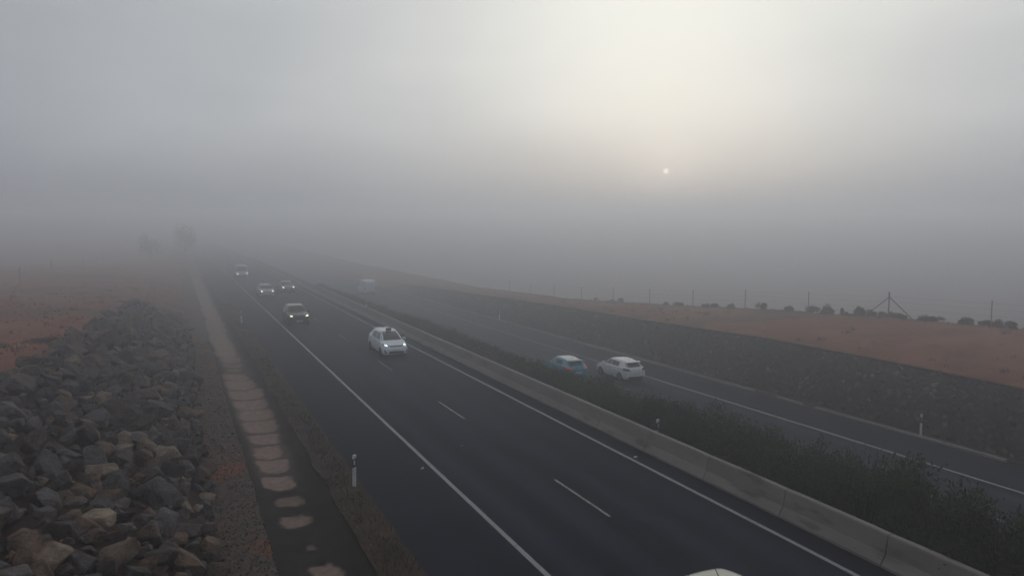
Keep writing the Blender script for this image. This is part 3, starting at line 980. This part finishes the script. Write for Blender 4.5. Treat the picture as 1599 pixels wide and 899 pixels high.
rnd = random.Random(21)
pts = []
for _ in range(15000):
    y = 13 + 75 * rnd.random() ** 1.5; x = rnd.gauss(4.85, .3)
    if not 4.25 < x < 5.42: continue
    if nse(x, y, .9, 5) < rnd.uniform(-.5, .35): continue
    pts.append((x, y, zl(y) + .02))
blades('dry_grass', pts, M['grass'], .04, .16, 1)
GP = camp + ray(85, 517) * ((3.5 - CAM_H) / ray(85, 517).z)
pts = []
for _ in range(4000):                                            # green patch on the plain, tufts at the crest
    a, r_ = rnd.uniform(0, 6.28), rnd.random() ** .5
    x, y = GP.x + 3.0 * r_ * math.cos(a), GP.y + 1.5 * r_ * math.sin(a) + .35 * (r_ * math.cos(a))
    if nse(x, y, .8, 3) < rnd.uniform(-.2, .25): continue
    pts.append((x, y, gz(x, y)))
for _ in range(5200):
    y = rnd.uniform(20, 112); x = rnd.gauss(50.2, .5); pts.append((x, y, gz(x, y) - .02))
for _ in range(2600):
    y = rnd.uniform(74, 120); x = rnd.uniform(-3, 1.2); pts.append((x, y, gz(x, y)))
blades('green_grass', pts, M['grass_green'], .06, .26, 2)
pts = []
for _ in range(150):
    cx, cy = rnd.uniform(37.4, 49.8), rnd.uniform(18, 95)
    if nse(cx, cy, .13, 2) < rnd.uniform(-.3, .2): continue
    for _ in range(rnd.randrange(12, 40)):
        x, y = cx + rnd.gauss(0, .16), cy + rnd.gauss(0, .16); pts.append((x, y, gz(x, y) - .01))
for _ in range(110):
    cy = rnd.uniform(24, 110); cx = interp(cy, BANK_X) - .6 - 26 * rnd.random() ** 1.5
    for _ in range(rnd.randrange(12, 40)):
        x, y = cx + rnd.gauss(0, .18), cy + rnd.gauss(0, .18); pts.append((x, y, gz(x, y) - .01))
blades('dry_tufts', pts, M['grass'], .08, .30, 6)
pts = []
for _ in range(5200):
    y = rnd.uniform(10, 100); u = rnd.random(); 
    if nse(u * 3, y, .35, 6) < .02: continue
    pts.append((WALL_B + 3 * u, y, zr(y) * (1 - u) + interp(y, WALL_Z) * u + .05))
blades('wall_weeds', pts, M['grass_green'], .10, .34, 3)
pts = []
for _ in range(9000):
    y = 8 + 100 * rnd.random(); x = rnd.uniform(16.8, 22.2); pts.append((x, y, gz(min(x, 22), y) + .07))
blades('median_grass', pts, M['grass_green'], .10, .38, 4)


# ------------------------------------------------------------------ cars
def catmull(P, n):
    """P (k, m) control rows -> smooth rows"""
    P = np.array(P, float); k = len(P); out = []
    for i in range(k - 1):
        p0 = P[max(i - 1, 0)]; p1 = P[i]; p2 = P[i + 1]; p3 = P[min(i + 2, k - 1)]
        for j in range(n):
            t_ = j / n
            m1 = (p2 - p0) * .38; m2 = (p3 - p1) * .38
            out.append((2 * t_ ** 3 - 3 * t_ ** 2 + 1) * p1 + (t_ ** 3 - 2 * t_ ** 2 + t_) * m1 + (-2 * t_ ** 3 + 3 * t_ ** 2) * p2 + (t_ ** 3 - t_ ** 2) * m2)
    out.append(P[-1]); return np.array(out)


# station rows front to rear: s, bottom, shoulder, top, half width, half width at shoulder, half width at top
HATCH = [(0, .34, .56, .62, .52, .50, .40), (.012, .25, .66, .70, .70, .64, .52), (.05, .20, .74, .80, .83, .76, .60), (.14, .19, .84, .90, .88, .82, .66),
         (.235, .19, .91, .99, .88, .84, .68), (.33, .19, .93, 1.24, .88, .84, .62), (.43, .19, .94, 1.41, .88, .84, .57), (.58, .19, .96, 1.46, .88, .84, .575),
         (.74, .19, .99, 1.43, .88, .83, .56), (.87, .20, 1.01, 1.34, .87, .81, .53), (.94, .23, 1.0, 1.13, .84, .77, .56), (.985, .28, .90, .96, .76, .70, .56), (1, .36, .80, .86, .66, .60, .48)]
WEDGE = [(0, .30, .56, .60, .50, .48, .38), (.012, .22, .64, .67, .70, .62, .50), (.05, .19, .71, .77, .82, .75, .58), (.13, .18, .82, .89, .87, .81, .64),
         (.20, .18, .90, 1.0, .88, .83, .68), (.30, .18, .93, 1.28, .88, .83, .60), (.40, .18, .95, 1.47, .88, .83, .56), (.55, .18, .98, 1.56, .88, .83, .57),
         (.75, .18, 1.01, 1.54, .88, .83, .56), (.90, .20, 1.04, 1.43, .87, .81, .53), (.955, .23, 1.03, 1.20, .84, .77, .56), (.99, .28, .92, .98, .76, .70, .56), (1, .36, .80, .86, .66, .60, .48)]
SUVS = [(0, .40, .74, .82, .60, .58, .46), (.012, .32, .84, .90, .78, .72, .58), (.05, .28, .93, 1.0, .87, .82, .64), (.15, .27, 1.01, 1.07, .92, .87, .70),
        (.26, .27, 1.06, 1.13, .92, .88, .72), (.34, .27, 1.07, 1.40, .92, .88, .66), (.42, .27, 1.08, 1.62, .92, .88, .62), (.58, .27, 1.09, 1.68, .92, .88, .63),
        (.78, .27, 1.11, 1.66, .92, .87, .62), (.92, .28, 1.12, 1.57, .91, .86, .60), (.965, .31, 1.10, 1.30, .89, .83, .62), (.99, .36, 1.0, 1.08, .82, .76, .60), (1, .44, .88, .94, .72, .66, .54)]
VAN = [(0, .42, .86, .94, .66, .64, .52), (.012, .34, .98, 1.04, .84, .80, .66), (.05, .30, 1.08, 1.18, .93, .89, .74), (.12, .29, 1.16, 1.30, .96, .93, .78),
       (.19, .29, 1.20, 1.75, .97, .94, .78), (.27, .29, 1.22, 2.20, .97, .94, .80), (.36, .29, 1.23, 2.36, .97, .94, .82), (.60, .29, 1.23, 2.40, .97, .94, .83),
       (.85, .29, 1.23, 2.38, .97, .94, .82), (.965, .30, 1.22, 2.32, .96, .93, .80), (.985, .33, 1.2, 2.2, .94, .90, .76), (1, .42, 1.1, 2.0, .86, .84, .70)]


def shell(rows, Ln, wheels, wr):
    rows = catmull(rows, 6); rings = []
    for s, zb, zs, zt, w, ws, wt in rows:
        zm = zb + .52 * (zs - zb)
        ctrl = [(0, zb), (.80 * w, zb), (.955 * w, zb + .07), (w, zm), (ws * .995, zs - .02), (ws * .97, zs + .012), (wt + (ws - wt) * .12, zt - .10 if zt - zs > .18 else zt - (zt - zs) * .45),
                (wt * .84, zt - .022), (wt * .4, zt - .004), (0, zt)]
        rg = catmull(ctrl, 3)
        y = Ln / 2 - s * Ln
        pts_ = []
        for x, z in rg:
            for wy in wheels:                         # open the wheel arches
                dy = abs(y - wy)
                if dy < wr and x > .3 * w:
                    z = max(z, wr * .93 + math.sqrt(wr * wr - dy * dy) * .98 - .02) if z < zs - .05 else z
            pts_.append((x, y, z))
        rings.append(pts_)
    q = len(rings[0]); v = []; f = []
    for rg in rings:
        v += rg + [(-x, y, z) for x, y, z in rg[-2:0:-1]]
    m_ = 2 * q - 2
    for j in range(len(rings) - 1):
        for i in range(m_):
            f.append((j * m_ + i, j * m_ + (i + 1) % m_, (j + 1) * m_ + (i + 1) % m_, (j + 1) * m_ + i))
    f += [tuple(range(m_ - 1, -1, -1)), tuple(range((len(rings) - 1) * m_, len(rings) * m_))]
    return v, f


class Car:
    """patches are laid on the body by casting quads given in a side, front, rear or top view"""
    def __init__(s, name, label, rows, Ln, Hs, paint, wheels=(.30, -.31), wr=.315, ws=1.0, group=None):
        s.root = empty(name); s.L = Ln
        tag(s.root, label, 'car', group)
        rows = [(r[0], r[1], r[2] * Hs, r[3] * Hs, r[4] * ws, r[5] * ws, r[6] * ws) for r in rows]
        s.wy = [w * Ln for w in wheels]; s.wr = wr; s.W = max(r[4] for r in rows)
        v, f = shell(rows, Ln, s.wy, wr * 1.12)
        s.body = add_obj('body', mesh('body', v, f), paint, s.root, smooth=True)
        s.bvh = BVHTree.FromPolygons([Vector(p) for p in v], f)
        for wy in s.wy:
            for sx in (-1, 1): s.wheel(sx, wy)
        mb = MB(); mb.box((0, 0, .24), (s.W * 1.5, Ln * .86, .12))       # underbody
        for wy in s.wy: mb.box((0, wy, .42), (s.W * 1.62, wr * 2.1, .34))
        mb.build('underbody', M['black'], s.root)
    def wheel(s, sx, wy):
        x = sx * (s.W - .10); r = s.wr; n_ = 20; prof = [(-.10, .72), (-.10, .95), (-.06, 1.0), (.07, 1.0), (.10, .95), (.10, .66)]
        v = [(x + sx * a, wy + r * k * math.cos(6.2832 * i / n_), r + r * k * math.sin(6.2832 * i / n_)) for i in range(n_) for a, k in prof]
        q = len(prof); f = [(i * q + j, i * q + j + 1, ((i + 1) % n_) * q + j + 1, ((i + 1) % n_) * q + j) for i in range(n_) for j in range(q - 1)]
        t_ = add_obj('wheel', mesh('wheel', v, f), M['tyre'], s.root, smooth=True)
        mb = MB(); mb.tube((x - sx * .02, wy, r), (x + sx * .07, wy, r), r * .70, r * .66, 18)
        mb.tube((x + sx * .07, wy, r), (x + sx * .085, wy, r), r * .16, r * .14, 10)
        mb.build('rim', M['rim'], t_)
        mb = MB()
        for k in range(5):
            a = 6.2832 * (k + .5) / 5
            mb.box((x + sx * .072, wy + r * .44 * math.cos(a), r + r * .44 * math.sin(a)), (.01, r * .16, r * .30), Matrix.Rotation(a + 1.5708, 3, 'X'))
        mb.build('rim_gap', M['black'], t_)
    def patch(s, name, view, quad, mat, parent=None, off=.008, nu=8, nv=5):
        a, b_, c, d_ = [Vector(p) for p in quad]; v = []; ok = []
        for j in range(nv + 1):
            for i in range(nu + 1):
                u, w = i / nu, j / nv
                p = (a * (1 - u) + b_ * u) * (1 - w) + (d_ * (1 - u) + c * u) * w
                if view == 'front': o_, dr = Vector((p.x, 9, p.y)), Vector((0, -1, 0))
                elif view == 'rear': o_, dr = Vector((p.x, -9, p.y)), Vector((0, 1, 0))
                elif view == 'left': o_, dr = Vector((-9, p.x, p.y)), Vector((1, 0, 0))
                elif view == 'right': o_, dr = Vector((9, p.x, p.y)), Vector((-1, 0, 0))
                else: o_, dr = Vector((p.x, p.y, 9)), Vector((0, 0, -1))
                hit = s.bvh.ray_cast(o_, dr)
                if hit[0] is None: v.append(o_); ok.append(False)
                else:
                    nn = hit[1] if hit[1].dot(dr) < 0 else -hit[1]
                    v.append(hit[0] + nn * off); ok.append(True)
        q = nu + 1; f = []
        for j in range(nv):
            for i in range(nu):
                k = (j * q + i, j * q + i + 1, (j + 1) * q + i + 1, (j + 1) * q + i)
                if all(ok[t_] for t_ in k): f.append(k)
        if not f: return None
        used = sorted({t_ for k in f for t_ in k}); mp_ = {t_: i for i, t_ in enumerate(used)}
        return add_obj(name, mesh(name, [v[t_] for t_ in used], [tuple(mp_[t_] for t_ in k) for k in f]), mat, parent or s.root, smooth=True)
    def mirrors(s, y, z, mat):
        for sx in (-1, 1):
            mb = MB(); mb.box((sx * (s.W + .05), y, z), (.18, .09, .13), Matrix.Rotation(sx * -.2, 3, 'Z')); mb.box((sx * (s.W - .06), y, z - .04), (.12, .05, .04))
            mb.build('wing_mirror', mat, s.root)
    def place(s, x, y, z, rz): s.root.location = (x, y, z); s.root.rotation_euler = (0, 0, rz); return s


def paint(name, c, rough=.32, coat=.4): return plain(name, c, rough, coat=coat)


def glaze(c, ws0, ws1, roof, side, rear, zb, zt):
    """windscreen, side windows, rear window. ws = windscreen y/x in front view etc."""
    c.patch('windscreen', 'front', ws0, M['glass'], nu=10, nv=8)
    for v_ in ('left', 'right'):
        for qd in side: c.patch('side_window', v_, qd, M['glass'], nu=8, nv=6)
    if rear: c.patch('rear_window', 'rear', rear, M['glass'], nu=10, nv=6)


def std_car(c, H, sh, lamp, front_low=True, lit=True):
    """common details of a hatchback: all heights as a share of the height H and shoulder sh"""
    L2 = c.L / 2; W = c.W
    c.patch('windscreen', 'front', [(-W * .80, sh + .07), (W * .80, sh + .07), (W * .62, H - .085), (-W * .62, H - .085)], M['glass'], nu=12, nv=8)
    for v_ in ('left', 'right'):
        c.patch('side_window', v_, [(L2 * .40, sh + .05), (L2 * -.02, sh + .06), (L2 * -.02, H - .13), (L2 * .16, H - .14)], M['glass'], nu=8, nv=6)
        c.patch('side_window', v_, [(L2 * -.06, sh + .06), (L2 * -.52, sh + .09), (L2 * -.46, H - .16), (L2 * -.06, H - .13)], M['glass'], nu=8, nv=6)
        c.patch('door_seam', v_, [(L2 * -.045, .32), (L2 * -.035, .32), (L2 * -.035, sh), (L2 * -.045, sh)], M['black'], off=.004, nu=1, nv=5)
        c.patch('door_handle', v_, [(L2 * .02, sh - .10), (L2 * .09, sh - .10), (L2 * .09, sh - .07), (L2 * .02, sh - .07)], M['black'], off=.015, nu=2, nv=1)
        c.patch('sill_trim', v_, [(L2 * .36, .20), (L2 * -.38, .20), (L2 * -.38, .27), (L2 * .36, .27)], M['black'], off=.008, nu=6, nv=1)
    c.patch('rear_window', 'rear', [(-W * .68, sh + .10), (W * .68, sh + .10), (W * .56, H - .13), (-W * .56, H - .13)], M['glass'], nu=10, nv=6)
    hl = sh - .22
    for sx in (-1, 1):
        hp = c.patch('headlight', 'front', [(sx * W * .50, hl - .03), (sx * W * .90, hl + .02), (sx * W * .90, hl + .14), (sx * W * .52, hl + .07)], M['lens'], nu=6, nv=4)
        if lit and hp: c.patch('lamp_glow', 'front', [(sx * W * .60, hl - .015), (sx * W * .80, hl + .005), (sx * W * .80, hl + .095), (sx * W * .60, hl + .07)], lamp, hp, off=.02, nu=4, nv=4)
    c.patch('upper_grille', 'front', [(-W * .46, hl - .04), (W * .46, hl - .04), (W * .48, hl + .03), (-W * .48, hl + .03)], M['black'], nu=8, nv=2)
    c.patch('lower_grille', 'front', [(-W * .62, .27), (W * .62, .27), (W * .52, .42), (-W * .52, .42)], M['black'], nu=8, nv=3)
    c.patch('number_plate', 'front', [(-.26, .43), (.26, .43), (.26, .53), (-.26, .53)], M['plate'], off=.025, nu=4, nv=1)
    c.mirrors(L2 * .36, sh + .08, c.body.data.materials[0])


def rear_details(c, H, sh, tail, plate=True, spoiler=True):
    W = c.W
    for sx in (-1, 1):
        c.patch('tail_lamp', 'rear', [(sx * W * .52, sh - .17), (sx * W * .93, sh - .15), (sx * W * .90, sh + .01), (sx * W * .60, sh - .03)], tail, off=.012, nu=6, nv=4)
    c.patch('rear_bumper_trim', 'rear', [(-W * .70, .30), (W * .70, .30), (W * .66, .42), (-W * .66, .42)], M['black'], nu=8, nv=2)
    if plate: c.patch('number_plate', 'rear', [(-.26, .56), (.26, .56), (.26, .66), (-.26, .66)], M['plate'], off=.02, nu=4, nv=1)
    if spoiler: mb = MB(); mb.box((0, -c.L / 2 * .80, H - .085), (W * 1.22, .22, .035), Matrix.Rotation(R(8), 3, 'X')); mb.build('roof_spoiler', c.body.data.materials[0], c.root)
    mb = MB(); mb.tube((0, -c.L / 2 * .50, H - .04), (0, -c.L / 2 * .60, H + .16), .012, .006, 6); mb.build('antenna', M['black'], c.root)


def at(o, X, Y, zf, rz): o.place(X, Y, zf(Y), rz)


FACE = math.pi          # front towards the camera
# 1 white hatchback with a roof sign
c = Car('taxi_car', 'white car with a dark box sign on its roof coming along the left lane', WEDGE, 4.55, 1.0, paint('white_paint_blue', (.76, .84, .92)))
std_car(c, 1.56, .95, M['headlight_cool'])
rear_details(c, 1.56, 1.0, M['tail'])
mb = MB(); mb.box((0, .30, 1.61), (.34, .16, .16)); mb.build('roof_sign', M['black'], c.root)
for sx in (-1, 1):
    c.patch('bumper_duct', 'front', [(sx * .60, .30), (sx * .74, .30), (sx * .78, .52), (sx * .72, .52)], M['black'], nu=3, nv=4)
at(c, 12.98, 50.0, zl, FACE)
# 2 dark SUV
c = Car('dark_car', 'dark grey SUV with warm headlights on, in the right lane behind the white car', SUVS, 4.5, 1.0, paint('dark_paint', (.028, .028, .034), .3), wr=.36)
std_car(c, 1.68, 1.08, M['headlight_warm']); rear_details(c, 1.68, 1.1, M['tail'])
at(c, 9.45, 68.0, zl, FACE)
# 3 silver car farther off
c = Car('silver_car', 'silver car with white headlights on, foggy, right lane behind the dark SUV', HATCH, 4.2, 1.04, paint('silver_paint', (.36, .37, .39), .35))
std_car(c, 1.50, .97, M['headlight']); rear_details(c, 1.50, 1.0, M['tail'])
at(c, 9.75, 95.0, zl, FACE)
# 4 dark car beside it in the left lane
c = Car('dark_car', 'low dark car with bright headlights beside the silver car in the left lane', HATCH, 4.3, .97, paint('graphite_paint', (.07, .07, .078), .3))
std_car(c, 1.41, .91, M['headlight']); rear_details(c, 1.41, .95, M['tail'])
at(c, 12.9, 100.5, zl, FACE)
# 5 pale vehicle farthest off
c = Car('pale_van', 'farthest oncoming vehicle, a pale van almost lost in fog', VAN, 4.9, .86, paint('pale_paint', (.40, .41, .42), .4), wheels=(.33, -.33), wr=.33)
c.root['category'] = 'van'
c.patch('windscreen', 'front', [(-.80, 1.13), (.80, 1.13), (.70, 1.82), (-.70, 1.82)], M['glass'], nu=10, nv=8)
for sx in (-1, 1):
    hp = c.patch('headlight', 'front', [(sx * .55, .68), (sx * .84, .70), (sx * .84, .90), (sx * .58, .86)], M['headlight_cool'], nu=5, nv=4)
c.patch('lower_grille', 'front', [(-.62, .36), (.62, .36), (.56, .56), (-.56, .56)], M['black'], nu=8, nv=3)
for v_ in ('left', 'right'): c.patch('side_window', v_, [(1.55, 1.12), (.65, 1.12), (.65, 1.7), (1.1, 1.7)], M['glass'])
c.mirrors(1.55, 1.2, M['black'])
at(c, 9.7, 131.0, zl, FACE)
# 6 white hatchback going away
c = Car('white_hatchback', 'white hatchback driving away in the far carriageway, beside the blue car', HATCH, 4.06, .985, paint('white_paint', (.70, .72, .76)))
std_car(c, 1.44, .94, M['headlight'], lit=False); rear_details(c, 1.44, .98, M['tail_dark'])
at(c, 28.2, 44.7, zr, 0)
# 7 blue car, sky reflection on its roof painted as a white patch
c = Car('blue_hatchback', 'blue hatchback with sky reflection painted white on its roof, half hidden by the median shrubs', HATCH, 4.1, 1.0, paint('blue_paint', (.012, .25, .37)))
std_car(c, 1.46, .96, M['headlight'], lit=False); rear_details(c, 1.46, 1.0, M['tail_lit'])
c.patch('roof_reflection', 'top', [(-.50, .18), (.50, .18), (.49, -1.42), (-.49, -1.42)], paint('painted_sky_reflection', (.62, .64, .66)), off=.006, nu=10, nv=14)
at(c, 24.9, 46.8, zr, 0)
# 8 car at the bottom edge, only its roof in the picture
c = Car('cream_car', 'cream coloured car cut off by the bottom edge, only its roof showing', HATCH, 4.2, 1.03, paint('cream_paint', (.36, .37, .31)))
std_car(c, 1.50, .96, M['headlight']); rear_details(c, 1.50, 1.0, M['tail'], spoiler=False)
at(c, 9.98, 10.88, zl, FACE)
# 9 box van far off on the far carriageway
c = Car('white_van', 'white box van far off in the fog on the far carriageway', VAN, 5.4, .98, paint('van_paint', (.62, .65, .70), .4), wheels=(.33, -.31), wr=.34, ws=1.03)
c.root['category'] = 'van'
for sx in (-1, 1):
    c.patch('tail_lamp', 'rear', [(sx * .74, .85), (sx * .90, .85), (sx * .88, 1.2), (sx * .76, 1.2)], M['tail'])
c.patch('door_seam', 'rear', [(-.012, .5), (.012, .5), (.012, 2.1), (-.012, 2.1)], M['black'], nu=1, nv=6)
c.patch('rear_bumper_trim', 'rear', [(-.8, .40), (.8, .40), (.8, .52), (-.8, .52)], M['black'])
for v_ in ('left', 'right'): c.patch('side_window', v_, [(1.75, 1.28), (.75, 1.28), (.75, 1.95), (1.25, 1.95)], M['glass'])
c.patch('windscreen', 'front', [(-.85, 1.3), (.85, 1.3), (.72, 2.1), (-.72, 2.1)], M['glass'], nu=10, nv=8)
c.mirrors(1.8, 1.35, M['black'])
at(c, 28.0, 121.0, zr, 0)

# ------------------------------------------------------------------ haze: the fog itself
mb = MB(); mb.box((0, 600, -10.0), (3200, 2200, 44.0))
hm = bpy.data.materials.new('fog'); hm.use_nodes = True
t = hm.node_tree; t.nodes.clear()
pv = t.nodes.new('ShaderNodeVolumePrincipled')
pv.inputs['Color'].default_value = (.87, .905, .965, 1)
pv.inputs['Density'].default_value = .0101
pv.inputs['Anisotropy'].default_value = .86
ou = t.nodes.new('ShaderNodeOutputMaterial'); t.links.new(pv.outputs[0], ou.inputs['Volume'])
haze = mb.build('haze', hm); haze['kind'] = 'stuff'
